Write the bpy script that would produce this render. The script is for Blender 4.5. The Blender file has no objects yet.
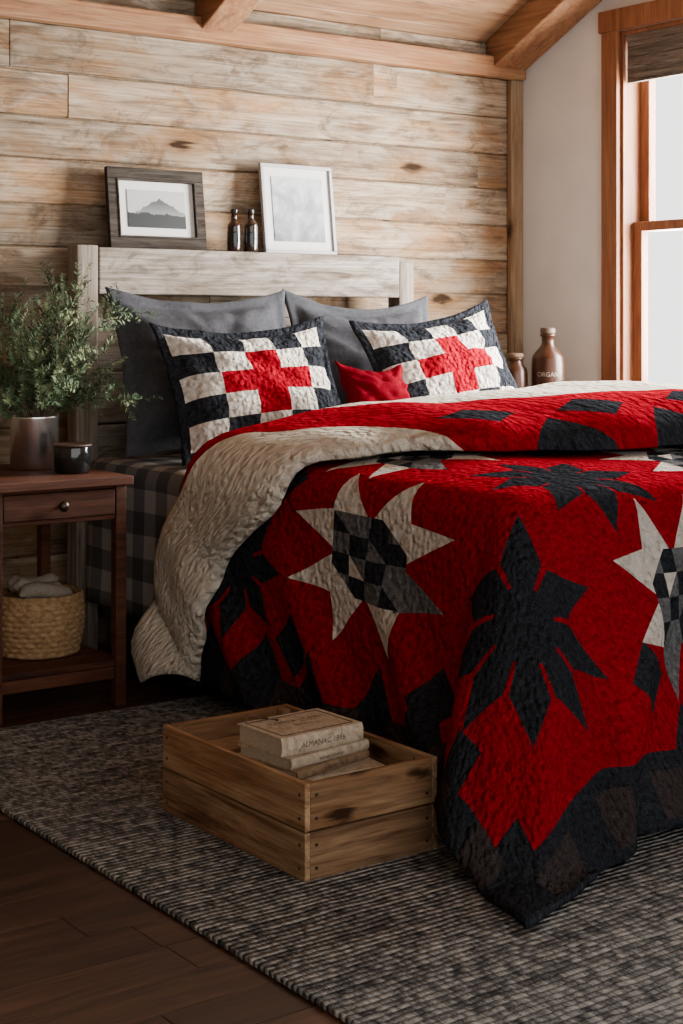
import bpy, math, random
from mathutils import Vector, Matrix, noise
random.seed(7)
PI=math.pi
C=bpy.context.scene.collection

# ---------------------------------------------------------------- materials
class NT:
    def __init__(s,name,rough=.6,spec=.5):
        s.m=bpy.data.materials.new(name); s.m.use_nodes=True
        s.t=s.m.node_tree; s.b=s.t.nodes['Principled BSDF']
        s.b.inputs['Roughness'].default_value=rough
        s.b.inputs['Specular IOR Level'].default_value=spec
    def n(s,typ,**kw):
        nd=s.t.nodes.new(typ)
        for k,v in kw.items(): setattr(nd,k,v)
        return nd
    def link(s,a,b): s.t.links.new(a,b)
    def setin(s,inp,v):
        if isinstance(v,bpy.types.NodeSocket): s.link(v,inp)
        else: inp.default_value=v
    def math(s,op,a,b=0.0,c=None):
        nd=s.n('ShaderNodeMath',operation=op); s.setin(nd.inputs[0],a); s.setin(nd.inputs[1],b)
        if c is not None: s.setin(nd.inputs[2],c)
        return nd.outputs[0]
    def coord(s,which='Object'):
        return s.n('ShaderNodeTexCoord').outputs[which]
    def scale(s,vec,sc):
        nd=s.n('ShaderNodeVectorMath',operation='MULTIPLY'); s.link(vec,nd.inputs[0]); nd.inputs[1].default_value=sc
        return nd.outputs[0]
    def add(s,a,b):
        nd=s.n('ShaderNodeVectorMath',operation='ADD'); s.setin(nd.inputs[0],a); s.setin(nd.inputs[1],b); return nd.outputs[0]
    def noise(s,vec,scale,detail=4,rough=.55,dist=0):
        nd=s.n('ShaderNodeTexNoise'); s.link(vec,nd.inputs['Vector']); nd.inputs['Scale'].default_value=scale
        nd.inputs['Detail'].default_value=detail; nd.inputs['Roughness'].default_value=rough; nd.inputs['Distortion'].default_value=dist
        return nd.outputs['Fac']
    def vor(s,vec,scale,feature='F1'):
        nd=s.n('ShaderNodeTexVoronoi',feature=feature); s.link(vec,nd.inputs['Vector']); nd.inputs['Scale'].default_value=scale
        return nd.outputs['Distance']
    def ramp(s,fac,stops):
        nd=s.n('ShaderNodeValToRGB'); s.setin(nd.inputs[0],fac); cr=nd.color_ramp
        while len(cr.elements)<len(stops): cr.elements.new(.5)
        for e,(p,c) in zip(cr.elements,stops):
            e.position=p; e.color=(c[0],c[1],c[2],1) if hasattr(c,'__len__') else (c,c,c,1)
        return nd.outputs[0]
    def mix(s,fac,a,b,bt='MIX'):
        nd=s.n('ShaderNodeMix',data_type='RGBA',blend_type=bt); s.setin(nd.inputs[0],fac)
        for i,v in ((6,a),(7,b)):
            if isinstance(v,bpy.types.NodeSocket): s.link(v,nd.inputs[i])
            else: nd.inputs[i].default_value=(v[0],v[1],v[2],1)
        return nd.outputs[2]
    def sep(s,vec):
        nd=s.n('ShaderNodeSeparateXYZ'); s.link(vec,nd.inputs[0]); return nd.outputs
    def comb(s,x,y,z):
        nd=s.n('ShaderNodeCombineXYZ')
        for i,v in enumerate((x,y,z)): s.setin(nd.inputs[i],v)
        return nd.outputs[0]
    def base(s,c):
        if isinstance(c,bpy.types.NodeSocket): s.link(c,s.b.inputs['Base Color'])
        else: s.b.inputs['Base Color'].default_value=(c[0],c[1],c[2],1)
    def bump(s,h,strength=.3,dist=.01):
        nd=s.n('ShaderNodeBump'); s.link(h,nd.inputs['Height']); nd.inputs['Strength'].default_value=strength
        nd.inputs['Distance'].default_value=dist; s.link(nd.outputs[0],s.b.inputs['Normal'])

def tone(t,k): return tuple(c*k for c in t)
def wood(name,dark,mid,light,warm,axis=0,sc=1.0,rough=.6,bump=.25,knots=True,warmth=.5,var=.5,spec=.4,wash=None,k=1.0,grain=.75):
    dark,mid,light,warm=[tone(c,k) for c in(dark,mid,light,warm)]
    if wash: wash=tone(wash,k)
    w=NT(name,rough,spec)
    at=w.n('ShaderNodeAttribute',attribute_name='rnd')
    off=w.scale(at.outputs['Color'],(11,13,17))
    v=w.add(w.coord(),off)
    def sv(a,o):
        t=[o*sc]*3; t[axis]=a*sc; return w.scale(v,tuple(t))
    n1=w.noise(sv(1.1,9),1.6,6,.6,1.6)
    col=w.ramp(n1,[(.3,dark),(.45,mid),(.62,light),(.8,mid)])
    n2=w.noise(sv(1.2,3.0),1.4,4,.6,.6)
    lo=.72-.4*warmth
    wf=w.ramp(n2,[(lo,0.0),(lo+.18,1.0)])
    col=w.mix(w.math('MULTIPLY',wf,.8),col,warm)
    if wash:
        n4=w.noise(sv(2.6,4.5),1.7,7,.72,.8)
        col=w.mix(w.math('MULTIPLY',w.ramp(n4,[(.50,0.0),(.64,1.0)]),.6),col,wash)
        n5=w.noise(sv(2.6,6.0),1.5,7,.75,1.0)
        col=w.mix(w.math('MULTIPLY',w.ramp(n5,[(.50,0.0),(.64,1.0)]),.8),col,dark)
    n3=w.noise(sv(3,120),1.0,4,.7)
    g=w.ramp(n3,[(.3,.45),(.6,1.12)])
    col=w.mix(grain,col,g,'MULTIPLY')
    h=n3
    if knots:
        vv=w.add(sv(2.1,5.0),w.scale(w.comb(n1,n2,n1),(.5,.5,.5)))
        kd=w.vor(vv,1.0)
        kf=w.ramp(kd,[(.07,1.0),(.15,.0)])
        halo=w.ramp(kd,[(.06,.95),(.40,.0)])
        col=w.mix(w.math('MULTIPLY',halo,.8),col,tuple(c*.7 for c in warm))
        col=w.mix(kf,col,(dark[0]*.3,dark[1]*.25,dark[2]*.22))
    sp=w.sep(at.outputs['Color'])
    br=w.math('MULTIPLY_ADD',sp[0],var,1-var*.5)
    cb=w.n('ShaderNodeCombineColor'); 
    for i in range(3): w.link(br,cb.inputs[i])
    col=w.mix(1.0,col,cb.outputs[0],'MULTIPLY')
    w.base(col); w.bump(h,bump,.004)
    return w.m

def fabric(name,col,var=.25,sc=1.0,bump=.6,coord='Object',rough=1.0,pebble=True,bd=.026,fleck=None):
    w=NT(name,rough,.0)
    v=w.coord(coord)
    if coord=='UV': v=w.scale(v,(1,1,0))
    n=w.noise(v,70*sc,5,.75)
    lo=tuple(c*(1-var) for c in col); hi=tuple(min(1,c*(1+var)) for c in col)
    c=w.ramp(n,[(.35,lo),(.65,hi)])
    n0=w.noise(v,3,3)
    c=w.mix(w.math('MULTIPLY',n0,.3),c,lo)
    ff=w.noise(v,420*sc,2,.7)
    c=w.mix(.35,c,w.ramp(ff,[(.3,.45),(.7,1.35)]),'MULTIPLY')
    if fleck:
        nf=w.noise(v,260*sc,3,.7)
        c=w.mix(w.ramp(nf,[(.54,0.0),(.68,.8)]),c,fleck)
    if pebble:
        a=w.vor(v,60*sc,'SMOOTH_F1'); b=w.noise(v,38*sc,4,.6,.8)
        h=w.math('ADD',w.math('MULTIPLY',a,-1.1),b)
        h=w.math('ADD',h,w.math('MULTIPLY',w.noise(v,300*sc,2),.2))
    else:
        h=w.noise(v,400*sc,3,.7)
        h=w.math('ADD',h,w.math('MULTIPLY',w.noise(v,22,4,.6,1.0),1.6))
    w.base(c); w.bump(h,bump,bd)
    return w.m

def plain(name,col,rough=.5,metal=0,spec=.5,nv=.12,ns=30,bump=0):
    w=NT(name,rough,spec); w.b.inputs['Metallic'].default_value=metal
    n=w.noise(w.coord(),ns,4)
    w.base(w.ramp(n,[(.3,tuple(c*(1-nv) for c in col)),(.7,tuple(min(1,c*(1+nv)) for c in col))]))
    if bump: w.bump(n,bump,.003)
    return w.m

M={}
M['wall']=wood('weathered_shiplap',(.155,.10,.062),(.38,.28,.19),(.56,.445,.32),(.45,.235,.098),0,1.0,.9,.6,True,.60,.55,.06,wash=(.52,.445,.35),k=.585,grain=.95)
M['wallz']=wood('corner_wood',(.22,.13,.08),(.40,.26,.15),(.5,.36,.22),(.42,.22,.1),2,1.0,.7,.3,True,.5,.3,.2,k=.5)
M['ceil']=wood('ceiling_pine',(.22,.10,.045),(.38,.20,.10),(.48,.28,.15),(.42,.19,.075),0,1,.6,.2,True,.5,.35,.3,k=.66)
M['rafter']=wood('rafter_pine',(.16,.07,.03),(.30,.135,.06),(.38,.19,.09),(.32,.12,.045),1,1,.6,.2,False,.5,.2,.3,k=.7)
M['plate']=wood('beam_pine',(.20,.09,.04),(.36,.165,.075),(.44,.24,.12),(.38,.155,.055),0,1,.7,.25,True,.6,.2,.2,k=.66)
M['head']=wood('driftwood_headboard',(.15,.115,.085),(.42,.355,.29),(.56,.49,.42),(.40,.28,.18),0,1,.9,.5,True,.3,.3,.05,wash=(.48,.42,.36),k=.50,grain=1.0)
M['headv']=wood('driftwood_post',(.2,.15,.11),(.36,.29,.23),(.5,.42,.34),(.36,.25,.16),2,1,.85,.4,False,.25,.3,.1,k=.5,grain=.95)
M['floor']=wood('dark_floorboards',(.016,.007,.005),(.038,.016,.010),(.075,.034,.019),(.060,.021,.010),0,1.0,.40,.2,False,.4,.9,.3)
M['night']=wood('walnut_nightstand',(.026,.008,.004),(.066,.020,.009),(.105,.036,.015),(.085,.022,.008),0,1.2,.6,.3,False,.5,.25,.2,k=.9,grain=.9)
M['crate']=wood('crate_pine',(.15,.075,.036),(.36,.205,.105),(.50,.315,.165),(.34,.16,.062),1,1.3,.8,.4,True,.5,.35,.1,k=.74,grain=.9)
M['cratex']=wood('crate_pine_shaded_end',(.13,.062,.03),(.29,.155,.078),(.40,.235,.12),(.28,.125,.048),0,1.3,.8,.4,True,.5,.35,.1,k=.66,grain=.9)  # crate pine in darker tones, shade on the end faces painted in
M['cratez']=wood('crate_post',(.15,.08,.04),(.27,.155,.08),(.38,.24,.14),(.27,.13,.055),2,1.3,.7,.3,False,.45,.35,.1,k=.65)
M['case']=wood('window_casing_fir',(.16,.055,.022),(.28,.10,.04),(.36,.15,.065),(.30,.095,.032),2,1,.5,.15,False,.5,.2,.3,k=.6)
M['frame1']=wood('rustic_frame',(.03,.022,.017),(.065,.05,.04),(.12,.10,.08),(.07,.045,.03),0,2,.8,.5,False,.4,.4,.1,k=.55)
M['red']=fabric('quilt_red',(.31,.002,.014),.28,1,1,'UV')
M['char']=fabric('quilt_charcoal',(.021,.023,.028),.45,1,1,'UV',fleck=(.070,.073,.082))
M['cream']=fabric('quilt_cream',(.68,.62,.54),.10,1,1,'UV')
M['grey']=fabric('quilt_grey',(.13,.13,.135),.35,1,1,'UV',fleck=(.24,.24,.24))
M['dgrey']=fabric('quilt_dark_taupe',(.044,.033,.033),.4,1,1,'UV',fleck=(.10,.085,.085))
M['fleece']=fabric('quilt_backing_fleece',(.70,.625,.51),.10,1.0,1.0,'UV',bd=.028)
M['euro']=fabric('grey_linen',(.066,.067,.074),.2,1,.7,pebble=False,bd=.005)
M['redp']=fabric('red_linen',(.12,.002,.008),.25,1,.5,pebble=False,bd=.004)
M['skirt']=fabric('base_upholstery',(.05,.053,.062),.3,1,.5,pebble=False,bd=.003)
M['white']=plain('mattress_ticking',(.12,.12,.125),.9)
w=NT('plaid_flannel',1,.03); u=w.sep(w.coord('UV'))
def stripe(a,per,duty,ph=0):
    f=w.math('FRACT',w.math('ADD',w.math('DIVIDE',a,per),ph)); return w.math('LESS_THAN',f,duty)
sx=stripe(u[0],.15,.5); sy=stripe(u[1],.15,.5)
t=w.math('MULTIPLY',w.math('ADD',sx,sy),.5)
c=w.ramp(t,[(.0,(.07,.07,.075)),(.5,(.15,.145,.145)),(1.0,(.33,.31,.29))])
nn=w.noise(w.coord('UV'),500,2); c=w.mix(.4,c,w.ramp(nn,[(.3,.5),(.7,1.2)]),'MULTIPLY')
w.base(c); w.bump(nn,.3,.002); M['plaid']=w.m
w=NT('wall_plaster',.9,.2); n=w.noise(w.coord(),6,6); w.base(w.ramp(n,[(.3,(.50,.51,.51)),(.7,(.56,.565,.56))])); w.bump(w.noise(w.coord(),90,4),.15,.003); M['plaster']=w.m
# rug
w=NT('woven_rug',.98,.03); p=w.sep(w.coord())
per=.018
wob=w.noise(w.coord(),9,2); yy=w.math('ADD',p[1],w.math('MULTIPLY',wob,.018))
row=w.math('FLOOR',w.math('DIVIDE',yy,per))
fr=w.math('FRACT',w.math('DIVIDE',yy,per))
v=w.comb(w.math('MULTIPLY',p[0],34.0),w.math('MULTIPLY',row,3.7),0.0)
n=w.noise(v,1.0,3,.75)
v2=w.comb(w.math('MULTIPLY',p[0],3.0),w.math('MULTIPLY',row,1.31),0.0)
n2=w.noise(v2,1.0,2,.5)
nf=w.noise(w.coord(),170,3,.7)
s_=w.math('ADD',w.math('MULTIPLY',n,.8),w.math('MULTIPLY',n2,.3)); s_=w.math('ADD',s_,w.math('MULTIPLY_ADD',nf,.35,-.15))
c=w.ramp(s_,[(.42,(.040,.039,.039)),(.54,(.13,.125,.12)),(.66,(.35,.335,.305)),(.82,(.52,.50,.46))])
hump=w.math('SINE',w.math('MULTIPLY',fr,PI))
c=w.mix(w.ramp(hump,[(.0,.7),(.5,.0)]),c,(.02,.02,.02))
w.base(c); w.bump(w.math('ADD',w.math('ADD',hump,w.math('MULTIPLY',n,.8)),w.math('MULTIPLY',nf,.6)),1,.012); M['rug']=w.m
M['leaf']=plain('rosemary_leaf',(.060,.095,.045),.7,nv=.5,ns=14,spec=.1)
M['leaf2']=plain('rosemary_leaf_pale',(.13,.165,.08),.7,nv=.4,ns=14,spec=.1)
M['stem']=plain('stem_wood',(.08,.065,.035),.7)
w=NT('brushed_steel',.27,.5); w.b.inputs['Metallic'].default_value=1; v=w.scale(w.coord(),(60,60,3)); n=w.noise(v,1,3); w.base(w.ramp(n,[(.3,(.86,.86,.86)),(.7,(.99,.99,.98))])); w.bump(n,.25,.003); M['steel']=w.m
M['soil']=plain('soil',(.03,.02,.015),.95)
M['black']=plain('black_glass',(.010,.010,.011),.12,spec=.6)
M['knob']=plain('dark_bronze',(.05,.035,.025),.35,metal=.8)
M['amber']=plain('amber_glass',(.02,.009,.005),.1,spec=.6)
M['brown']=plain('brown_stoneware',(.036,.012,.005),.3,spec=.3)
M['cork']=plain('cork',(.10,.05,.025),.8)
M['cap']=plain('rusty_cap',(.06,.03,.017),.6)
M['label']=plain('paper_label',(.26,.22,.17),.8)
w=NT('seagrass',.85,.1); n=w.noise(w.scale(w.coord(),(60,60,90)),1,4); w.base(w.ramp(n,[(.3,(.18,.10,.042)),(.7,(.40,.255,.13))])); w.bump(n,.5,.003); M['wicker']=w.m
M['cloth']=fabric('folded_cloth',(.24,.20,.155),.15,1,.4,pebble=False,bd=.003)
M['page']=plain('book_pages',(.40,.31,.21),.9,nv=.2,ns=200)
w=NT('book_cover_cream',.85,.1); v=w.coord(); n=w.noise(v,28,5,.7,2.0); n2=w.noise(v,90,4,.7)
c=w.ramp(n,[(.3,(.25,.18,.11)),(.5,(.42,.33,.23)),(.7,(.50,.41,.30))])
w.base(w.mix(.5,c,w.ramp(n2,[(.35,.55),(.6,1.1)]),'MULTIPLY')); w.bump(n2,.3,.002); M['bcream']=w.m
M['ink']=plain('book_ink',(.05,.025,.018),.8)
M['btan']=plain('book_cover_tan',(.22,.135,.07),.8,nv=.3,ns=60)
M['bgrey']=plain('book_cover_grey',(.20,.19,.18),.7)
M['bbrown']=plain('book_cover_brown',(.10,.05,.03),.6)
M['mat']=plain('mat_board',(.55,.54,.51),.9,nv=.02)
M['silver']=plain('pale_silver_frame',(.30,.30,.31),.4,nv=.08)
M['nail']=plain('iron_nail',(.03,.025,.02),.5,metal=.6)
M['leather']=plain('leather_strap',(.09,.04,.02),.5)
w=NT('misty_mountain_print',.4,.3); p=w.sep(w.coord())
n=w.noise(w.comb(w.math('MULTIPLY',p[0],14.0),0.0,1.7),1,3,.5); n2=w.noise(w.comb(w.math('MULTIPLY',p[0],170.0),0.0,3.0),1,2,.6)
ax_=w.math('ABSOLUTE',w.math('ADD',p[0],-.012))
mh=w.math('MULTIPLY_ADD',ax_,-.55,.035); mh=w.math('ADD',mh,w.math('MULTIPLY',w.noise(w.coord(),45,4,.6),.03))
mount=w.math('LESS_THAN',p[2],w.math('ADD',mh,-.008))
fog=w.ramp(w.math('MULTIPLY_ADD',p[2],8.0,.5),[(.1,(.22,.23,.23)),(.7,(.05,.053,.057))])
c=w.mix(mount,(.33,.335,.33),fog)
th_=w.math('ADD',w.math('MULTIPLY',n,.05),w.math('MULTIPLY',n2,.022))
trees=w.math('LESS_THAN',w.math('ADD',p[2],.052),th_)
c=w.mix(trees,c,(.012,.014,.015)); w.base(c); M['print1']=w.m
w=NT('mist_abstract_print',.3,.3); n=w.noise(w.coord(),9,7,.65,.5); p=w.sep(w.coord())
w.base(w.ramp(w.math('ADD',n,w.math('MULTIPLY',p[2],1.2)),[(.32,(.08,.09,.10)),(.5,(.21,.225,.24)),(.64,(.40,.41,.42))])); M['print2']=w.m
M['shade']=wood('bamboo_shade',(.06,.045,.035),(.12,.095,.075),(.2,.165,.135),(.13,.085,.05),1,2,.8,.3,False,.3,.6,.2,k=.7)

# ---------------------------------------------------------------- mesh builder
class MB:
    def __init__(s): s.v=[];s.f=[];s.mi=[];s.sm=[];s.rnd=[];s.mats=[];s.uv=None
    def mat(s,k):
        if k not in s.mats: s.mats.append(k)
        return s.mats.index(k)
    def push(s,vs,fs,k,smooth=False,rnd=None):
        b=len(s.v); s.v+= [tuple(v) for v in vs]; r=rnd or (random.random(),random.random(),random.random())
        s.rnd+=[r]*len(vs); i=s.mat(k)
        for f in fs: s.f.append([b+j for j in f]); s.mi.append(i); s.sm.append(smooth)
    def box(s,lo,hi,k,rot=None,rnd=None):
        c=Vector([(a+b)/2 for a,b in zip(lo,hi)]); h=[abs(b-a)/2 for a,b in zip(lo,hi)]
        vs=[]
        for x in(-1,1):
            for y in(-1,1):
                for z in(-1,1):
                    p=Vector((x*h[0],y*h[1],z*h[2]))
                    if rot: p=rot@p
                    vs.append(c+p)
        s.push(vs,[(0,1,3,2),(4,6,7,5),(0,4,5,1),(2,3,7,6),(0,2,6,4),(1,5,7,3)],k,False,rnd)
    def lathe(s,prof,c,k,seg=40,fn=None,cap=True):
        vs=[];fs=[];n=len(prof)
        for i,(r,z) in enumerate(prof):
            for j in range(seg):
                a=2*PI*j/seg; rr=r+(fn(a,z,i) if fn else 0)
                vs.append((c[0]+rr*math.cos(a),c[1]+rr*math.sin(a),c[2]+z))
        for i in range(n-1):
            for j in range(seg):
                k2=(j+1)%seg; fs.append((i*seg+j,i*seg+k2,(i+1)*seg+k2,(i+1)*seg+j))
        if cap:
            fs.append(tuple(reversed(range(seg)))); fs.append(tuple((n-1)*seg+j for j in range(seg)))
        s.push(vs,fs,k,True)
    def tube(s,pts,r,k,seg=6):
        vs=[];fs=[];n=len(pts)
        for i,p in enumerate(pts):
            d=(pts[min(i+1,n-1)]-pts[max(i-1,0)]).normalized()
            a=d.orthogonal().normalized(); b=d.cross(a); rr=r[i] if hasattr(r,'__len__') else r
            for j in range(seg):
                t=2*PI*j/seg; vs.append(p+a*rr*math.cos(t)+b*rr*math.sin(t))
        for i in range(n-1):
            for j in range(seg):
                q=(j+1)%seg; fs.append((i*seg+j,i*seg+q,(i+1)*seg+q,(i+1)*seg+j))
        s.push(vs,fs,k,True)
    def obj(s,name,loc=(0,0,0),rot=(0,0,0),bevel=0,seg=2,uv=None):
        me=bpy.data.meshes.new(name); me.from_pydata(s.v,[],s.f)
        for k in s.mats: me.materials.append(M[k])
        me.polygons.foreach_set('material_index',s.mi); me.polygons.foreach_set('use_smooth',s.sm)
        at=me.attributes.new('rnd','FLOAT_COLOR','POINT')
        fl=[]; 
        for r in s.rnd: fl+= [r[0],r[1],r[2],1]
        at.data.foreach_set('color',fl)
        if uv:
            ul=me.uv_layers.new(name='UVMap'); 
            d=[]
            for l in me.loops: d+= list(uv[l.vertex_index])
            ul.data.foreach_set('uv',d)
        me.update()
        o=bpy.data.objects.new(name,me); C.objects.link(o); o.location=loc; o.rotation_euler=rot
        if bevel:
            b=o.modifiers.new('bevel','BEVEL'); b.width=bevel; b.segments=seg; b.limit_method='ANGLE'; b.angle_limit=.7
            b.harden_normals=False
        return o
def text_geo(body,size):
    cu=bpy.data.curves.new('tmp_text','FONT'); cu.body=body; cu.size=size; cu.align_x='CENTER'
    to=bpy.data.objects.new('tmp_text',cu); C.objects.link(to)
    dg=bpy.context.evaluated_depsgraph_get(); me=bpy.data.meshes.new_from_object(to.evaluated_get(dg)); bpy.data.objects.remove(to)
    return [tuple(v.co) for v in me.vertices],[tuple(p.vertices) for p in me.polygons]

WX=4.80; WY=5.22; EAVE=2.45; SL=.5
# ---------------------------------------------------------------- room
m=MB(); y=-1.6; FY=WY+.08
while y<FY-.001:
    y2=min(y+.128,FY); x=-1.7-random.random()
    while x<WX:
        x2=min(x+random.uniform(.9,1.7),WX)
        if x2>-1.7: m.box((max(x,-1.7)+.0007,y+.0007,-.03),(x2-.0007,y2-.0007,0),'floor')
        x=x2
    y=y2
m.obj('floor',bevel=.0012,seg=1)
m=MB()
m.box((-1.7,WY+.022,0),(WX,WY+.08,EAVE),'wallz')
edges=[0]
while edges[-1]<EAVE-.02:
    edges.append(min(EAVE,edges[-1]+random.choice([.15,.165,.175,.155,.185])))
for a,b in zip(edges[:-1],edges[1:]):
    x=-1.7-random.random()*1.5
    while x<WX:
        x2=min(x+random.uniform(1.3,2.9),WX)
        j=random.uniform(0,.010)
        if x2>-1.7: 
            x1=max(x,-1.7)
            n=max(2,int((x2-x1)/.06)); vs=[];fs=[]; sd_=random.random()*50
            for i in range(n+1):
                xx=x1+.001+(x2-x1-.002)*i/n
                lo_=a+.0035+.004*noise.noise(Vector((xx*6,sd_,0))); hi_=b-.0035+.004*noise.noise(Vector((xx*6,sd_,7)))
                yo=WY+j+.002*noise.noise(Vector((xx*2,sd_,3)))
                vs+=[(xx,yo+.004,lo_),(xx,yo,lo_+.004),(xx,yo+.0012*noise.noise(Vector((xx*3,sd_,4))),(lo_+hi_)/2),(xx,yo,hi_-.004),(xx,yo+.004,hi_),(xx,WY+.024,hi_),(xx,WY+.024,lo_)]
            for i in range(n):
                for q in range(7):
                    q2=(q+1)%7; fs.append((i*7+q,(i+1)*7+q,(i+1)*7+q2,i*7+q2))
            fs.append(tuple(reversed(range(7)))); fs.append(tuple(n*7+q for q in range(7)))
            m.push(vs,fs,'wall')
        x=x2
m.obj('wall_back')
WY0,WY1,WZ0,WZ1=3.25,4.60,.72,2.42
def cz(y): return EAVE+SL*(WY-y)
m=MB()
def prism(pts):
    n=len(pts); vs=[(WX,a,b) for a,b in pts]+[(WX+.16,a,b) for a,b in pts]
    fs=[tuple(range(n)),tuple(reversed(range(n,2*n)))]+[(i,(i+n),(i+1)%n+n,(i+1)%n) for i in range(n)]
    m.push(vs,fs,'plaster',rnd=(.5,.5,.5))
prism([(WY1,0),(WY+.08,0),(WY+.08,cz(WY+.08)),(WY1,cz(WY1))])
prism([(WY0,0),(WY1,0),(WY1,WZ0),(WY0,WZ0)])
prism([(WY0,WZ1),(WY1,WZ1),(WY1,cz(WY1)),(WY0,cz(WY0))])
prism([(-1.6,0),(WY0,0),(WY0,cz(WY0)),(.8,cz(.8)),(-1.6,cz(.8)-1.2)])
m.obj('wall_right')
m=MB()
vs=[(-1.7,-1.6,0),(-1.7,WY+.08,0),(-1.7,WY+.08,cz(WY)),(-1.7,.8,cz(.8)),(-1.7,-1.6,cz(.8)-1.2)]
vs+= [(-1.8,b,c_) for a,b,c_ in vs]
m.push(vs,[(0,1,2,3,4),(9,8,7,6,5)]+[(i,i+5,(i+1)%5+5,(i+1)%5) for i in range(5)],'wallz'); m.obj('wall_left_light_block')  # unseen left wall, added to cut world light from that side
m=MB(); ang=math.atan(SL); L=(WY+.08-.8)/math.cos(ang)
def slopebox(x0,x1,d0,d1,n0,n1,k,rnd=None):
    pts=[]
    for x in(x0,x1):
        for d in(d0,d1):
            for n in(n0,n1):
                yy=WY+.08-d*math.cos(ang); zz=EAVE-.04+d*math.sin(ang)+n
                pts.append((x,yy,zz))
    m.push(pts,[(0,1,3,2),(4,6,7,5),(0,4,5,1),(2,3,7,6),(0,2,6,4),(1,5,7,3)],k,False,rnd)
d=0
while d<L:
    x=-1.8-random.random()
    while x<WX+.05:
        x2=min(x+random.uniform(1.5,3),WX+.05)
        if x2>-1.8: slopebox(max(x,-1.8)+.001,x2-.001,d+.001,min(d+.14,L)-.001,0,.03,'ceil')
        x=x2
    d+=.14
pts=[(-1.8,.8,cz(.8)+.03),(WX+.05,.8,cz(.8)+.03),(WX+.05,-1.6,cz(.8)-1.17),(-1.8,-1.6,cz(.8)-1.17)]
pts+= [(a,b,c_+.05) for a,b,c_ in pts]
m.push(pts,[(0,1,2,3),(7,6,5,4),(0,4,5,1),(1,5,6,2),(2,6,7,3),(3,7,4,0)],'ceil')
m.obj('ceiling',bevel=.002,seg=1)
for x0,x1 in((4.60,4.795),(3.10,3.25),(1.6,1.75),(.1,.25),(-1.4,-1.25)):
    m=MB(); slopebox(x0,x1,.09,L,-.15,-.002,'rafter'); m.obj('rafter',bevel=.006)
m=MB(); m.box((-1.7,WY-.055,2.285),(WX-.005,WY-.001,2.375),'plate'); m.obj('trim_1',bevel=.006)
m=MB(); m.box((WX-.075,WY-.03,0),(WX-.001,WY-.001,2.284),'wallz'); m.obj('trim_2',bevel=.004)
# window
m=MB(); cw=.085
m.box((WX-.025,WY1-.005,WZ0-.12),(WX-.001,WY1+cw,WZ1+.001),'case')
m.box((WX-.025,WY0-cw,WZ0-.12),(WX-.001,WY0+.005,WZ1+.001),'case')
m.box((WX-.032,WY0-cw-.02,WZ1),(WX-.001,WY1+cw+.012,WZ1+.09),'case')
m.box((WX-.06,WY0-cw-.02,WZ0-.03),(WX+.14,WY1+cw+.02,WZ0),'case')
m.box((WX,WY1-.02,WZ0),(WX+.15,WY1-.001,WZ1),'case'); m.box((WX,WY0+.001,WZ0),(WX+.15,WY0+.02,WZ1),'case')
m.box((WX,WY0+.02,WZ1-.02),(WX+.15,WY1-.02,WZ1-.001),'case')
ZM=1.60
for (x0,z0,z1) in((WX+.055,WZ0+.002,ZM+.02),(WX+.10,ZM-.02,WZ1-.02)):
    a,b=WY0+.021,WY1-.021
    m.box((x0,a,z0),(x0+.04,a+.05,z1),'case'); m.box((x0,b-.05,z0),(x0+.04,b,z1),'case')
    m.box((x0,a+.05,z1-.04),(x0+.04,b-.05,z1),'case'); m.box((x0,a+.05,z0),(x0+.04,b-.05,z0+.04),'case')
m.obj('window_1',bevel=.003)
m=MB()
for i in range(23):
    z=WZ1-.03-i*.0085
    m.box((WX+.012,WY0+.03,z-.0036),(WX+.03+.006*(i%5==0),WY1-.03,z+.0036),'shade')
m.box((WX+.008,WY0+.03,WZ1-.05),(WX+.04,WY1-.03,WZ1-.022),'shade')
m.obj('bamboo_roman_shade')
m=MB(); m.box((1.575,.5,.001),(4.5,4.27,.013),'rug'); m.obj('woven_rug',bevel=.004)

# ---------------------------------------------------------------- bed
m=MB()
m.box((2.60,2.90,.06),(4.05,4.99,.36),'skirt')
m.box((2.595,2.89,.30),(4.055,4.995,.345),'skirt')
for x in(2.7,3.95):
    for y in(3.0,4.85): m.box((x,y,.014),(x+.07,y+.07,.06),'headv')
m.box((2.585,2.88,.37),(4.065,4.99,.705),'white')
HX=4.03
m.box((2.50,5.02,0),(2.585,5.10,1.475),'headv'); m.box((HX-.075,5.02,0),(HX,5.10,1.445),'headv')
m.box((2.586,5.018,1.30),(HX-.076,5.075,1.468),'head')
m.box((2.586,5.076,1.441),(HX,5.19,1.467),'head')
for a,b in((.45,.64),(.645,.83),(.835,1.02),(1.025,1.215)):
    m.box((2.586,5.04,a),(HX-.076,5.07,b),'head')
m.box((3.40,5.045,1.216),(3.55,5.070,1.299),'headv')
bed=m.obj('bed',bevel=.006)

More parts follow.
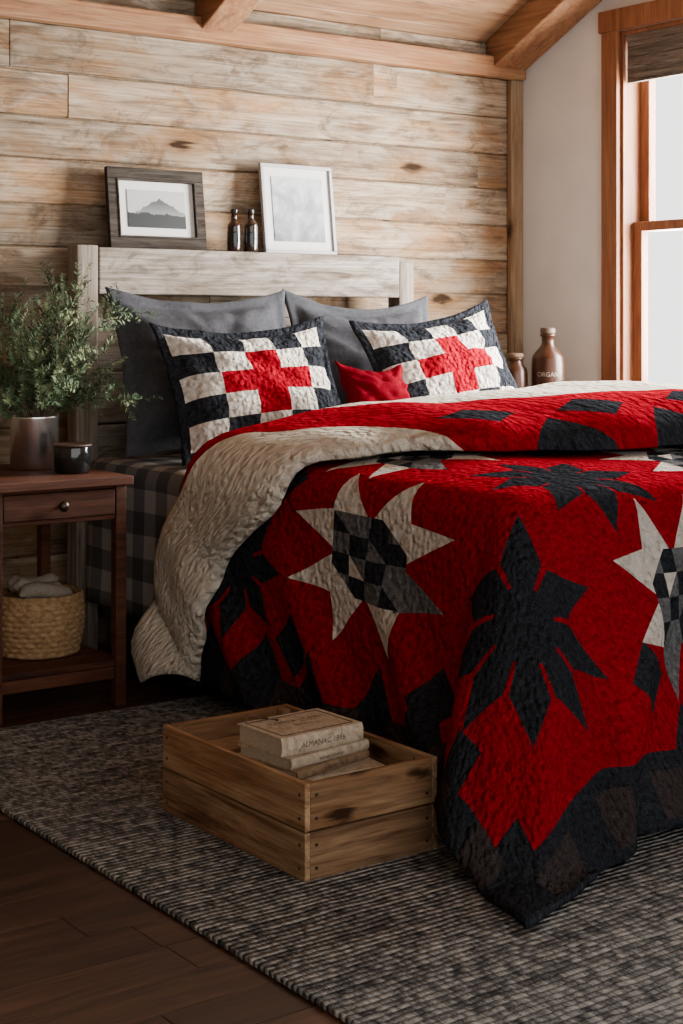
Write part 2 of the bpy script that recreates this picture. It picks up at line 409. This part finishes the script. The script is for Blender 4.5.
# ---------------------------------------------------------------- cloth surfaces
def surf(s,t,top,xl,xr,yf,R,ths,thf,thc,fold,puff,floor=.02,flare=1):
    if s<xl: a=xl-s; sx=-1; bx=xl
    elif s>xr: a=s-xr; sx=1; bx=xr
    else: a=0; sx=0; bx=s
    b=max(0,yf-t); by=t if b==0 else yf
    r=math.hypot(a,b)
    ztop=top
    ex=min(min(s-xl,xr-s),t-yf); ex=max(0,min(1,ex/.4)); 
    ztop+=puff*(ex*(2-ex)) + .010*noise.noise(Vector((s*3,t*3,1)))
    if r<1e-6: return Vector((bx,by,ztop))
    if flare:
        thf-=23*math.exp(-(max(0,s-xl)/.42)**2); ths-=9*math.exp(-(max(0,t-yf)/.30)**2)
    wv=(2*a*b/(a*a+b*b))**1.35
    f=a*a/(a*a+b*b)
    th=(ths*f+thf*(1-f)); th=th+(thc-th)*wv
    th=math.radians(th); r0=R*th
    if r<r0: out=R*math.sin(r/R); dn=R*(1-math.cos(r/R))
    else: out=R*math.sin(th)+(r-r0)*math.cos(th); dn=R*(1-math.cos(th))+(r-r0)*math.sin(th)
    z=ztop-dn
    k=min(1,r/.6)
    fo=fold*k*k*(math.sin(2*PI*(t-s)/.47+.9)+.5*math.sin(2*PI*(t-s)/.23+2.0+2*s))*(1-.5*wv)
    out+=fo
    if z<floor:
        exs=(floor-z); out+=exs*.55; z=floor+.004*math.sin(30*s)+.004
    return Vector((bx+sx*out*a/r,by-out*b/r,z))
QP=dict(top=.785,xl=2.60,xr=4.10,yf=2.84,R=.095,ths=85,thf=85,thc=53,fold=.024,puff=.035,floor=.034)
def quilt_pt(s,t): return surf(s,t,**QP)
def sheet_pt(s,t): return surf(s,t,.712,2.575,4.085,2.885,.045,89,89,75,.004,.006,.2,0)

def clip(poly,p,q):
    ins=[];outs=[]; n=len(poly); dx=q[0]-p[0]; dy=q[1]-p[1]
    ds=[dx*(v[1]-p[1])-dy*(v[0]-p[0]) for v in poly]
    e=1e-9
    if all(d>=-e for d in ds): return poly,[]
    if all(d<=e for d in ds): return [],poly
    for i in range(n):
        a=poly[i]; b=poly[(i+1)%n]; da=ds[i]; db=ds[(i+1)%n]
        if da>=-e: ins.append(a)
        if da<=e: outs.append(a)
        if (da>e and db<-e) or (da<-e and db>e):
            u=da/(da-db); x=(a[0]+(b[0]-a[0])*u,a[1]+(b[1]-a[1])*u); ins.append(x); outs.append(x)
    return ins,outs
def ccw(P):
    A=sum(P[i][0]*P[(i+1)%len(P)][1]-P[(i+1)%len(P)][0]*P[i][1] for i in range(len(P)))
    return P if A>0 else P[::-1]
def area(P): return abs(sum(P[i][0]*P[(i+1)%len(P)][1]-P[(i+1)%len(P)][0]*P[i][1] for i in range(len(P))))/2
def sheet(mb,us,vs_,polys,default,fn,uvs,uvoff=(0,0)):
    PB=[(ccw(P),k,min(p[0] for p in P),max(p[0] for p in P),min(p[1] for p in P),max(p[1] for p in P)) for P,k in polys]
    idx={}
    def vid(p):
        key=(round(p[0],5),round(p[1],5))
        if key not in idx:
            idx[key]=len(mb.v); mb.v.append(tuple(fn(*key))); mb.rnd.append((.5,.5,.5)); uvs.append((p[0]+uvoff[0],p[1]+uvoff[1]))
        return idx[key]
    for i in range(len(us)-1):
        u0,u1=us[i],us[i+1]
        col=[B for B in PB if B[2]<u1 and B[3]>u0]
        for j in range(len(vs_)-1):
            v0,v1=vs_[j],vs_[j+1]
            fr=[([(u0,v0),(u1,v0),(u1,v1),(u0,v1)],default)]
            for P,k,a,b,c_,d in col:
                if c_>=v1 or d<=v0: continue
                nf=[]
                for poly,mk in fr:
                    rem=poly
                    for e in range(len(P)):
                        rem,o=clip(rem,P[e],P[(e+1)%len(P)])
                        if o and area(o)>1e-9: nf.append((o,mk))
                        if not rem: break
                    if rem and area(rem)>1e-9: nf.append((rem,k))
                fr=nf
            for poly,mk in fr:
                ids=[]
                for p in poly:
                    q=vid(p)
                    if q not in ids: ids.append(q)
                if len(ids)>=3: mb.f.append(ids); mb.mi.append(mb.mat(mk)); mb.sm.append(True)
def lin(a,b,st):
    n=max(1,round((b-a)/st)); return [a+(b-a)*i/n for i in range(n+1)]
polys=[]
S0,S1,T0,T1=1.84,4.85,1.97,4.16
def starA(c,us,ut,white='cream'):
    for k in range(4):
        ca,sa=[(1,0),(0,1),(-1,0),(0,-1)][k]
        def R(p): return (c[0]+us*(p[0]*ca-p[1]*sa),c[1]+ut*(p[0]*sa+p[1]*ca))
        polys.append(([R(p) for p in((-1.05,.9),(-.02,.9),(-.85,2.15))],white))
        polys.append(([R(p) for p in((.02,.9),(1.05,.9),(.85,2.15))],white if k!=2 else 'grey'))
    for i in range(4):
        for j in range(4):
            a=-1+i/2; b=-1+j/2; e=1/2
            k=[['char','grey','char','cream'],['grey','char','cream','char'],['char','grey','char','grey'],['grey','char','grey','char']][i][j]
            polys.append(([(c[0]+us*x,c[1]+ut*y) for x,y in((a,b),(a+e,b),(a+e,b+e),(a,b+e))],k))
            if (i+j)%3==0: polys.append(([(c[0]+us*x,c[1]+ut*y) for x,y in((a,b),(a+e,b),(a+e,b+e))],'char' if k=='grey' else 'grey'))
    for k in range(4):
        ca,sa=[(1,0),(0,1),(-1,0),(0,-1)][k]
        def R(p): return (c[0]+us*(p[0]*ca-p[1]*sa),c[1]+ut*(p[0]*sa+p[1]*ca))
        if k%2: polys.append(([R(p) for p in((.3,1),(1,1),(1,.3))],white))
def starB(c,rs,rt,col='char',w_=.58,rot=0,dirr=0,h=PI/9.2,core=.36):
    cd,sd_=math.cos(dirr),math.sin(dirr)
    def P(r,t_):
        u=rs*r*math.cos(t_); v=rt*r*math.sin(t_)
        return (c[0]+u*cd-v*sd_,c[1]+u*sd_+v*cd)
    for k in range(8):
        th=k*PI/4+rot
        polys.append(([c,P(w_,th-h),P(1,th),P(w_,th+h)],col))
    polys.append(([P(core,i*PI/4+PI/8+rot) for i in range(8)],col))
def dia(cx,cy,a,b,k): polys.append(([(cx-a,cy),(cx,cy-b),(cx+a,cy),(cx,cy+b)],k))
def rect(a,b,c_,d,k): polys.append(([(a,c_),(b,c_),(b,d),(a,d)],k))
yb=T0+.17
rect(S0,S1,T0,yb,'char'); n=0; s=S0
while s<S1:
    e=min(s+.17,S1)
    rect(s,e,T0+.02,yb-.04,'char' if n%2==0 else 'dgrey')
    if n%2==0 and s>2.6: polys.append(([(s-.01,yb),(e+.01,yb),((s+e)/2,yb+.10)],'char'))
    s+=.17; n+=1
rect(S0,S0+.10,T0,T1,'char')
t_=T0+.20; n=0
while t_<T1:
    if n%2==0: rect(S0,S0+.10,t_,t_+.14,'dgrey')
    elif t_>2.6: polys.append(([(S0+.10,t_-.02),(S0+.10,t_+.16),(S0+.22,t_+.07)],'char'))
    t_+=.14; n+=1
rect(S0+.10,S0+.21,2.42,2.54,'char'); rect(S0+.10,S0+.20,yb,yb+.08,'char')
dia(2.80,2.31,.10,.09,'char'); dia(3.32,2.32,.085,.075,'char'); dia(3.85,2.36,.085,.075,'char')
dia(2.03,2.92,.08,.09,'char'); dia(2.05,3.62,.09,.10,'char'); dia(2.52,3.72,.07,.09,'char')
starB((2.24,3.94),.23,.25)
DIR=math.atan2(2.53-2.84,2.365-2.60)
starB((2.365,2.535),.285,.35,rot=0,w_=.62,dirr=DIR,h=PI/9.2,core=.34)
starB((2.84,2.92),.25,.25,h=PI/8.6)
starB((3.25,3.45),.25,.25); starB((3.62,2.62),.24,.24); starB((3.9,3.1),.26,.26)
starA((2.33,3.30),.112,.165); starA((3.03,2.50),.108,.12)
starA((2.80,3.48),.115,.12); starA((3.42,3.02),.115,.12); starA((4.0,2.55),.11,.11); starA((4.35,3.2),.12,.12)
m=MB(); uvs=[]
sheet(m,lin(S0,S1,.026),lin(T0,T1,.026),polys,'red',quilt_pt,uvs)
def interp(x,xs,ys):
    if x<=xs[0]: return ys[0]
    for i in range(len(xs)-1):
        if x<=xs[i+1]:
            u=(x-xs[i])/(xs[i+1]-xs[i]); u=u*u*(3-2*u); return ys[i]+(ys[i+1]-ys[i])*u
    return ys[-1]
SX=[1.85,2.2,2.5,2.7,3.0,3.4,3.8,4.2,4.6]
YH=[4.38,4.34,4.20,4.12,4.06,4.00,3.96,3.92,3.92]
YF=[4.12,4.00,3.68,3.53,3.27,3.12,3.04,3.0,3.0]
HH=[.045,.045,.045,.065,.10,.13,.15,.155,.10]
def flap_pt(s,q):
    t=interp(s,SX,YH)+(interp(s,SX,YF)-interp(s,SX,YH))*q
    H=interp(s,SX,HH)
    e=.01
    p=quilt_pt(s,t); nrm=(quilt_pt(s+e,t)-quilt_pt(s-e,t)).cross(quilt_pt(s,t+e)-quilt_pt(s,t-e)).normalized()
    edge=min(1,q/.16); f=math.sqrt(max(0,1-(1-edge)**2))
    edge2=min(1,(1-q)/.5); g=math.sqrt(max(0,1-(1-edge2)**2.2)) 
    off=.016+H*f*g+ .006*noise.noise(Vector((s*6,q*4,2)))
    return p+nrm*off
fp=[]
ra=[(2.40,0,0),(2.54,0,.22),(2.66,0,.5),(2.78,.02,.84),(2.88,.18,1.0),(3.05,.46,1.0),(3.3,.60,1.0),(3.7,.65,1),(4.7,.68,1)]
for (a,l0,h0),(b,l1,h1) in zip(ra[:-1],ra[1:]):
    fp.append(([(a,l0),(b,l1),(b,h1),(a,h0)] if h0>l0 else [(a,l0),(b,l1),(b,h1)],'red'))
for c_ in (3.0,3.34,3.70,4.06,4.4):
    fp.append(([(c_-.11,.80),(c_,.70),(c_+.11,.80),(c_,.90)],'char'))
    fp.append(([(c_+.06,1.0),(c_+.17,.86),(c_+.28,1.0)],'char'))
sheet(m,lin(1.85,4.62,.026),lin(0,1,.028),fp,'fleece',flap_pt,uvs,(0,5))
q=m.obj('patchwork_quilt',uv=uvs)
ul=q.data.uv_layers[0].data
for l in ul:
    if l.uv[1]>4.95: l.uv[1]=5+(l.uv[1]-5)*.55
sd=q.modifiers.new('sol','SOLIDIFY'); sd.thickness=.014; sd.offset=-1
m=MB(); uvs=[]
sheet(m,lin(2.05,4.6,.035),lin(3.1,4.985,.035),[],'plaid',sheet_pt,uvs)
o=m.obj('plaid_sheet',uv=uvs); sd=o.modifiers.new('sol','SOLIDIFY'); sd.thickness=.003; sd.offset=1

# ---------------------------------------------------------------- pillows
def pillow(name,w_,h_,T,loc,lean,roll=0,yaw=0,mk='euro',pattern=None,flange=.045,seed=0,n=48,sag=.03):
    m=MB(); uvs=[]
    def axis(wd):
        if pattern: 
            f=flange/(wd/2); inner=1-f; k=pattern[0]
            a=[-1,-1+f*.5]; a+= [-inner+2*inner*i/(k*8) for i in range(k*8+1)]; a+=[1-f*.5,1]; return a
        return [-1+2*i/n for i in range(n+1)]
    ax=axis(w_); ay=axis(h_)
    fu=flange/(w_/2); fv=flange/(h_/2)
    def pos(u,v,side):
        cc=.085
        x=w_/2*u*(1-cc*(1-v*v)); y=h_/2*v*(1-cc*(1-u*u))
        uu=min(1,abs(u)/(1-fu)); vv=min(1,abs(v)/(1-fv))
        t=((1-uu**2.4)*(1-vv**2.4))**.55
        nz=noise.noise(Vector((u*1.7+seed,v*1.7,side)))*.22+noise.noise(Vector((u*4+seed,v*4,side*3)))*.12
        ed=max(abs(u),abs(v)); 
        z=side*(T/2*t*(1+nz)+.004)
        an=math.atan2(v,u)
        cr=(.011*math.sin(13*an+seed)+.008*math.sin(23*an+2*seed))*max(0,ed-.4)*t**.3*1.3
        z+=cr*side+ .014*noise.noise(Vector((u*3+seed,v*3,9)))*max(0,ed-.6)*2
        if v>0: y-=sag*(1-u*u)*v
        z-=side*.016*t*max(0,noise.noise(Vector(((u+v)*2.3+seed,(u-v)*.8,side*2+5))))*2
        return Vector((x,y,z))
    for side in(1,-1):
        idx={}
        for i,u in enumerate(ax):
            for j,v in enumerate(ay):
                idx[i,j]=len(m.v); m.v.append(tuple(pos(u,v,side))); m.rnd.append((.5,.5,.5)); uvs.append((u*w_/2+seed,v*h_/2))
        for i in range(len(ax)-1):
            for j in range(len(ay)-1):
                f=[idx[i,j],idx[i+1,j],idx[i+1,j+1],idx[i,j+1]]
                if side<0: f=f[::-1]
                k=mk
                if pattern and side>0:
                    N=pattern[0]; cu=(ax[i]+ax[i+1])/2; cv=(ay[j]+ay[j+1])/2
                    iu=math.floor((cu/(1-fu)+1)/2*N); iv=math.floor((cv/(1-fv)+1)/2*N)
                    if 0<=iu<N and 0<=iv<N: k=pattern[1](iu,iv)
                m.f.append(f); m.mi.append(m.mat(k)); m.sm.append(True)
    nx,ny=len(ax),len(ay); per=[(i,0) for i in range(nx)]+[(nx-1,j) for j in range(1,ny)]+[(i,ny-1) for i in range(nx-2,-1,-1)]+[(0,j) for j in range(ny-2,0,-1)]
    A=lambda ij: ij[0]*ny+ij[1]; Bk=nx*ny
    for a in range(len(per)):
        p,q_=per[a],per[(a+1)%len(per)]
        m.f.append([A(q_),A(p),A(p)+Bk,A(q_)+Bk]); m.mi.append(m.mat(mk)); m.sm.append(True)
    o=m.obj(name,uv=uvs)
    o.matrix_world=Matrix.Translation(loc)@Matrix.Rotation(yaw,4,'Z')@Matrix.Rotation(math.radians(lean),4,'X')@Matrix.Rotation(roll,4,'Z')
    return o
def pat(i,j):
    if (i,j) in((2,2),(1,2),(3,2),(2,1),(2,3)): return 'red'
    return 'cream' if (i+j)%2==0 else 'char'
pillow('euro_pillow',.75,.60,.22,(2.90,4.78,1.03),76,0,0,'euro',seed=1)
pillow('euro_pillow',.70,.60,.22,(3.61,4.78,1.025),76,-.02,0,'euro',seed=5,sag=.045)
pillow('patchwork_pillow',.72,.50,.19,(2.92,4.50,.978),68,.04,0,'char',(5,pat),flange=.035,seed=2)
pillow('patchwork_pillow',.70,.50,.19,(3.74,4.48,1.02),66,.13,.0,'char',(5,pat),flange=.035,seed=8)
pillow('red_throw_pillow',.30,.26,.11,(3.27,4.27,.945),62,-.06,.1,'redp',flange=.005,seed=4,n=30)

# ---------------------------------------------------------------- nightstands
def nightstand(name,x0,x1,y0,y1,H):
    m=MB(); L=.036; A=.135
    m.box((x0-.025,y0-.02,H-.028),(x1+.015,y1,H),'night')
    for a in(x0,x1-L):
        for b in(y0,y1-L-.01): m.box((a,b,0),(a+L,b+L,H-.028),'night')
    m.box((x0+L,y1-.03,H-A),(x1-L,y1-.012,H-.028),'night')
    m.box((x0+.006,y0+L,H-A),(x0+.024,y1-L-.01,H-.028),'night'); m.box((x1-.024,y0+L,H-A),(x1-.006,y1-L-.01,H-.028),'night')
    m.box((x0+L,y0+.008,H-A),(x1-L,y0+.03,H-A+.014),'night'); m.box((x0+L,y0+.008,H-.038),(x1-L,y0+.03,H-.028),'night')
    m.box((x0+L+.003,y0+.001,H-A+.016),(x1-L-.003,y0+.02,H-.040),'night')
    for i in range(5):
        a=y0+.01+i*(y1-y0-.03)/5; m.box((x0+.01,a,.125),(x1-.01,a+(y1-y0-.03)/5-.006,.145),'night')
    m.box((x0+L,y0+.012,.085),(x1-L,y0+.03,.124),'night')
    o=m.obj(name,bevel=.003)
    k=MB(); k.lathe([(.006,0),(.005,.012),(.014,.018),(.017,.026),(.012,.034),(.001,.036)],(0,0,0),'knob',20)
    ko=k.obj('drawer_knob',((x0+x1)/2,y0+.002,H-.08),(PI/2,0,0)); ko.parent=o
nightstand('nightstand',1.885,2.335,4.345,4.93,.72)
nightstand('nightstand',4.30,4.72,4.45,4.95,.80)
m=MB(); R=.138; Hh=.185; rows=11
prof=[(R*.86,0)]
for i in range(rows*6+1):
    z=Hh*i/(rows*6); prof.append((R*(.90+.12*math.sin(PI*min(1,z/Hh)*.75)),z+.002))
def wf(a,z,i):
    rr=z/Hh*rows; row=int(rr); return .006*abs(math.sin(PI*rr))**.6*(.75+.5*math.sin(22*a+PI*(row%2)))
m.lathe(prof+[(R*.93,Hh+.006),(R*.88,Hh),(R*.84,.02)],(0,0,0),'wicker',132,wf)
for k in range(2):
    pts=[Vector((R*.98*math.cos(2*PI*j/60),R*.98*math.sin(2*PI*j/60),Hh-.004+.006*k+.0015*math.sin(j*3+k*2))) for j in range(61)]
    m.tube(pts,.0075,'wicker',8)
m.obj('seagrass_basket',(2.155,4.60,.146))
m=MB()
m.box((-.085,-.07,.03),(.085,.07,.172),'cloth')
for i in range(3):
    pts=[Vector((-.09+.18*j/10+.004*math.sin(j+i),(-.055+.05*i)+.008*math.sin(j*.7+i*2),.195+.012*math.sin(j*.5+i)+.01*i)) for j in range(11)]
    m.tube(pts,[.004]+[.026]*9+[.004],'cloth',14)
m.obj('folded_cloths',(2.155,4.60,.146),bevel=.005)
m=MB()
m.lathe([(.074,0),(.078,.004),(.079,.165),(.081,.17),(.079,.174),(.075,.172),(.074,.155)],(0,0,0),'steel',64)
m.lathe([(.073,.148),(.073,.152),(.03,.158),(.001,.158)],(0,0,0),'soil',30)
random.seed(21)
def leaf(p,d,side,L,k):
    a=(d*.55+side*.85).normalized(); wv=a.cross(d).normalized()*L*.11
    b=a*L
    m.push([p,p+b*.45+wv,p+b,p+b*.45-wv],[(0,1,2,3)],k)
def stem(p0,dir0,L,droop,r0,lev):
    n=int(L/.011)+3; pts=[]; p=p0.copy(); d=dir0.normalized(); st=L/n
    dr=Vector((random.uniform(-1,1),random.uniform(-1,1),0))*.05
    for i in range(n+1):
        pts.append(p.copy()); p=p+d*st
        d=(d+Vector((0,0,-droop*st))+dr*st*6+Vector([random.gauss(0,.035) for _ in range(3)])).normalized()
    m.tube(pts,[r0*(1-.7*i/n) for i in range(n+1)],'stem',5)
    k=random.choice(['leaf','leaf','leaf2'])
    for i in range(1,len(pts)-1):
        d=(pts[i+1]-pts[i]).normalized()
        if lev==0 and i<len(pts)*.18: continue
        for q_ in range(4):
            s_=d.orthogonal().normalized(); s_=Matrix.Rotation(random.uniform(0,2*PI),3,d)@s_
            leaf(pts[i],d,s_,random.uniform(.014,.027)*(1.1-.4*i/n),k)
    if lev==0:
        for _ in range(int(L/.035)):
            i=random.randint(int(n*.25),n-2); d=(pts[i+1]-pts[i]).normalized()
            s_=Matrix.Rotation(random.uniform(0,2*PI),3,d)@d.orthogonal().normalized()
            stem(pts[i],(d+s_*.75),L*random.uniform(.18,.36),droop*.6,r0*.5,1)
for i in range(52):
    a=random.uniform(0,2*PI); tilt=abs(random.gauss(.45,.32)); tilt=min(tilt,1.25)
    L=random.uniform(.27,.44)*(1.10 if tilt<.5 else .85)
    dirv=Vector((math.cos(a)*math.sin(tilt),math.sin(a)*math.sin(tilt)*.8,math.cos(tilt)))
    if math.sin(a)*math.sin(tilt)>.3: L*=.7
    if math.cos(a)*math.sin(tilt)>.35: L*=.72
    stem(Vector((math.cos(a)*.04,math.sin(a)*.04,.155)),dirv,L,random.uniform(.8,3.2),.0022,0)
stem(Vector((.03,-.02,.155)),Vector((.7,-.5,.7)),.33,2.2,.0022,0)
stem(Vector((.03,-.01,.155)),Vector((.9,-.35,.8)),.29,2.4,.0022,0)
m.obj('potted_rosemary',(2.195,4.715,.721))
random.seed(5)
m=MB(); m.lathe([(.052,0),(.058,.005),(.059,.08),(.056,.086),(.051,.084),(.050,.02)],(0,0,0),'black',48)
m.lathe([(.0495,.055),(.0495,.06),(.001,.061)],(0,0,0),'page',30); m.tube([Vector((0,0,.06)),Vector((.002,0,.075))],.0015,'nail')
m.lathe([(.060,.084),(.062,.088),(.058,.092),(.052,.088)],(0,0,0),'cap',48)
m.obj('candle_jar',(2.235,4.52,.721))

def bottle(name,loc,R,H,mk,neckr,capk,label=False,sh=.62):
    m=MB(); pr=[(R*.92,0),(R,.006),(R,H*sh*.9),(R*.97,H*sh)]
    for i in range(1,9):
        u=i/8; pr.append((R*.97+(neckr-R*.97)*(u*u*(3-2*u)),H*(sh+.18*u)))
    pr+= [(neckr,H*.90),(neckr*1.25,H*.905),(neckr*1.25,H*.93),(neckr*1.05,H*.935)]
    m.lathe(pr,(0,0,0),mk,44)
    m.lathe([(neckr*1.15,H*.935),(neckr*1.2,H*.95),(neckr*1.2,H*.99),(neckr*1.05,H)],(0,0,0),capk,30)
    if label:
        m.lathe([(R+.0006,H*.18),(R+.001,H*.19),(R+.001,H*.46),(R+.0006,H*.47)],(0,0,0),label,44,cap=False)
    return m.obj(name,loc)
bottle('small_amber_bottle',(3.20,5.09,1.469),.026,.165,'amber',.012,'black','black',.6)
bottle('small_amber_bottle',(3.275,5.09,1.469),.028,.168,'amber',.012,'black','black',.62)
jug=bottle('stoneware_bottle',(4.50,4.72,.801),.068,.375,'brown',.026,'cap',None,.66)
bottle('small_brown_jar',(4.39,4.80,.801),.052,.27,'brown',.030,'cork',None,.72)
tv,tf=text_geo('ORGAN',.026)
m=MB(); vs=[]
for x,y,z in tv:
    a=-PI/2-.75+x/.0688; vs.append((.0689*math.cos(a),.0689*math.sin(a),y+.175))
m.push(vs,tf,'label'); lo=m.obj('label_lettering'); lo.parent=jug

def frame(name,loc,W,H,fw,depth,fk,artk,matw,lean):
    m=MB(); 
    m.box((-W/2,-depth/2,0),(W/2,depth/2,fw),fk); m.box((-W/2,-depth/2,H-fw),(W/2,depth/2,H),fk)
    m.box((-W/2,-depth/2,fw+.0005),(-W/2+fw,depth/2,H-fw-.0005),fk); m.box((W/2-fw,-depth/2,fw+.0005),(W/2,depth/2,H-fw-.0005),fk)
    if fw>.03:
        g=.007
        for (a,b) in((fw,0),(H-fw-g,0)): m.box((-W/2+fw-.004,-depth/2-.004,a),(W/2-fw+.004,0,a+g),fk)
        m.box((-W/2+fw-.004,-depth/2-.004,fw+g),(-W/2+fw+g-.004,0,H-fw-g),fk); m.box((W/2-fw-g+.004,-depth/2-.004,fw+g),(W/2-fw+.004,0,H-fw-g),fk)
    m.box((-W/2+fw*.8,0,fw*.8),(W/2-fw*.8,depth/2-.002,H-fw*.8),'mat')
    o=m.obj(name,loc,(-lean,0,0),bevel=.002)
    a=MB(); w2=W/2-fw-matw; h2=(H-2*fw-2*matw)/2
    a.box((-w2,-.003,-h2),(w2,-.0005,h2),artk); ao=a.obj('print',(0,0,H/2)); ao.parent=o
frame('rustic_picture_frame',(2.885,5.115,1.47),.41,.305,.042,.022,'frame1','print1',.040,.12)
frame('white_picture_frame',(3.535,5.12,1.47),.345,.36,.014,.018,'silver','print2',.036,.12)

# ---------------------------------------------------------------- crate
m=MB(); X0,X1,Y0,Y1=1.882,2.245,2.712,3.317; Z=.0135; H=.208; T=.014
half=(H-.004)/2
for k in range(2):
    z0=Z+k*(half+.004)
    m.box((X0,Y0+.0,z0),(X0+T,Y1,z0+half),'crate'); m.box((X1-T,Y0,z0),(X1,Y1,z0+half),'crate')
    m.box((X0+T+.0005,Y0+.001,z0),(X1-T-.0005,Y0+T,z0+half),'cratex'); m.box((X0+T+.0005,Y1-T,z0),(X1-T-.0005,Y1-.001,z0+half),'cratex')
for a in(X0+T+.001,X1-T-.026):
    for b in(Y0+T+.001,Y1-T-.026): m.box((a,b,Z),(a+.025,b+.025,Z+H-.004),'cratez')
for i in range(4):
    a=X0+T+.002+i*(X1-X0-2*T)/4; m.box((a,Y0+T,Z),(a+(X1-X0-2*T)/4-.004,Y1-T,Z+.012),'crate')
m.obj('wooden_crate',bevel=.002)
m=MB()
for k in range(2):
    for dz in(.025,.075):
        z=Z+k*(half+.004)+dz
        for yy in(Y0+.02,Y1-.02): m.box((X0-.0015,yy-.003,z-.003),(X0+.002,yy+.003,z+.003),'nail')
        for xx in(X0+.03,X1-.03): m.box((xx-.003,Y0-.0015,z-.003),(xx+.003,Y0+.002,z+.003),'nail')
no=m.obj('nails'); no.parent=bpy.data.objects['wooden_crate']
def book(mb,c,sz,ang,z,th,ck,title=None,cover=None):
    R=Matrix.Rotation(ang,3,'Z'); w_,d_=sz
    def W(p): return R@Vector(p)+Vector((c[0],c[1],z))
    def bx(lo,hi,k):
        c0=Vector([(a+b)/2 for a,b in zip(lo,hi)]); p=W(c0); h=[(b-a)/2 for a,b in zip(lo,hi)]
        mb.box([p[i]-h[i] for i in range(3)],[p[i]+h[i] for i in range(3)],k,R)
    bx((-w_/2,-d_/2,0),(w_/2,d_/2,.003),ck); bx((-w_/2,-d_/2,th-.003),(w_/2,d_/2,th),ck)
    # rounded cloth spine
    n=8; vs=[];fs=[]
    for i in range(n+1):
        a=PI*i/n; zz=th/2-math.cos(a)*(th/2-.0002); xx=-w_/2+.002-.007*math.sin(a)
        vs+=[W((xx,-d_/2,zz)),W((xx,d_/2,zz))]
    for i in range(n): fs.append((2*i,2*i+1,2*i+3,2*i+2))
    fs.append(tuple(2*i for i in range(n+1))); fs.append(tuple(2*i+1 for i in reversed(range(n+1))))
    mb.push(vs,fs,ck,False)
    bx((-w_/2+.004,-d_/2+.004,.003),(w_/2-.005,d_/2-.004,th-.003),'page')
    if title:
        tv,tf=text_geo(title,min(.55*th,.018))
        mb.push([W((-w_/2-.0058,-x,y+th*.32)) for x,y,_ in tv],tf,'ink')
    if cover:
        for line,sz_,off in cover:
            tv,tf=text_geo(line,sz_); mb.push([W((y+off,-x,th+.0018)) for x,y,_ in tv],tf,'ink')
        a0,b0=w_/2-.016,d_/2-.016
        for (p,q_) in(((-a0,-b0),(a0,-b0)),((a0,-b0),(a0,b0)),((a0,b0),(-a0,b0)),((-a0,b0),(-a0,-b0))):
            lo_=(min(p[0],q_[0])-.001,min(p[1],q_[1])-.001,th); hi_=(max(p[0],q_[0])+.001,max(p[1],q_[1])+.001,th+.0012); bx(lo_,hi_,'ink')
m=MB(); z=Z+.013
cx,cy=2.07,2.985
for (dx,dy,sz,an,th,ck,ti,co_) in((0,0,(.22,.30),.03,.05,'bbrown',None,None),(.0,.0,(.21,.29),-.04,.042,'bgrey',None,None),(.01,-.0,(.20,.27),.06,.026,'btan',None,None),(.02,-.02,(.19,.26),-.12,.028,'bcream','field notes',None),(-.005,.0,(.185,.25),.24,.022,'btan','COUNTRY TALES',None),(0.0,.005,(.18,.245),.14,.024,'bcream','winter poems',None),(-.005,.012,(.172,.235),.04,.042,'bcream','ALMANAC 1896',[('FARM & HOME',.022,.015),('~ almanac ~',.018,-.02),('* * *',.02,.05)])):
    book(m,(cx+dx,cy+dy),sz,an+PI/2*1.0,z,th,ck,ti,co_); z+=th+.0008
m.tube([Vector((cx-.10,cy+.06,z-.02)),Vector((cx-.115,cy+.075,z+.006)),Vector((cx-.10,cy+.085,z+.018)),Vector((cx-.065,cy+.075,z+.006)),Vector((cx-.04,cy+.05,z+.003))],.0028,'leather',8)
m.obj('stack_of_books')
m=MB(); z=Z+.013
for th,ck,a in((.05,'bgrey',0.02),(.045,'bbrown',-.03),(.03,'bcream',.03),(.025,'btan',-.02)):
    book(m,(2.065,3.215),(.10,.24),a+PI/2,z,th,ck); z+=th+.0008
m.obj('stack_of_books')

# ---------------------------------------------------------------- light
wd=bpy.data.worlds.new('World'); bpy.context.scene.world=wd; wd.use_nodes=True
bg=wd.node_tree.nodes['Background']; bg.inputs[0].default_value=(.99,.985,.975,1); bg.inputs[1].default_value=2.9
def area_(name,loc,rot,sx_,sy_,P,col):
    l=bpy.data.lights.new(name,'AREA'); l.shape='RECTANGLE'; l.size=sx_; l.size_y=sy_; l.energy=P; l.color=col
    o=bpy.data.objects.new(name,l); C.objects.link(o); o.location=loc; o.rotation_euler=rot; return o
area_('window_daylight',(5.25,3.9,1.75),(0,math.radians(90+12),0),1.7,1.7,950,(1,.975,.94))
cam=bpy.data.cameras.new('Camera'); co=bpy.data.objects.new('Camera',cam); C.objects.link(co)
co.location=(0,0,1.2); co.rotation_euler=(PI/2,0,math.radians(-36.1)); cam.sensor_width=36; cam.lens=36*1560/1024; cam.shift_y=-(512-322)/1024
cam.clip_start=.05
bpy.context.scene.camera=co
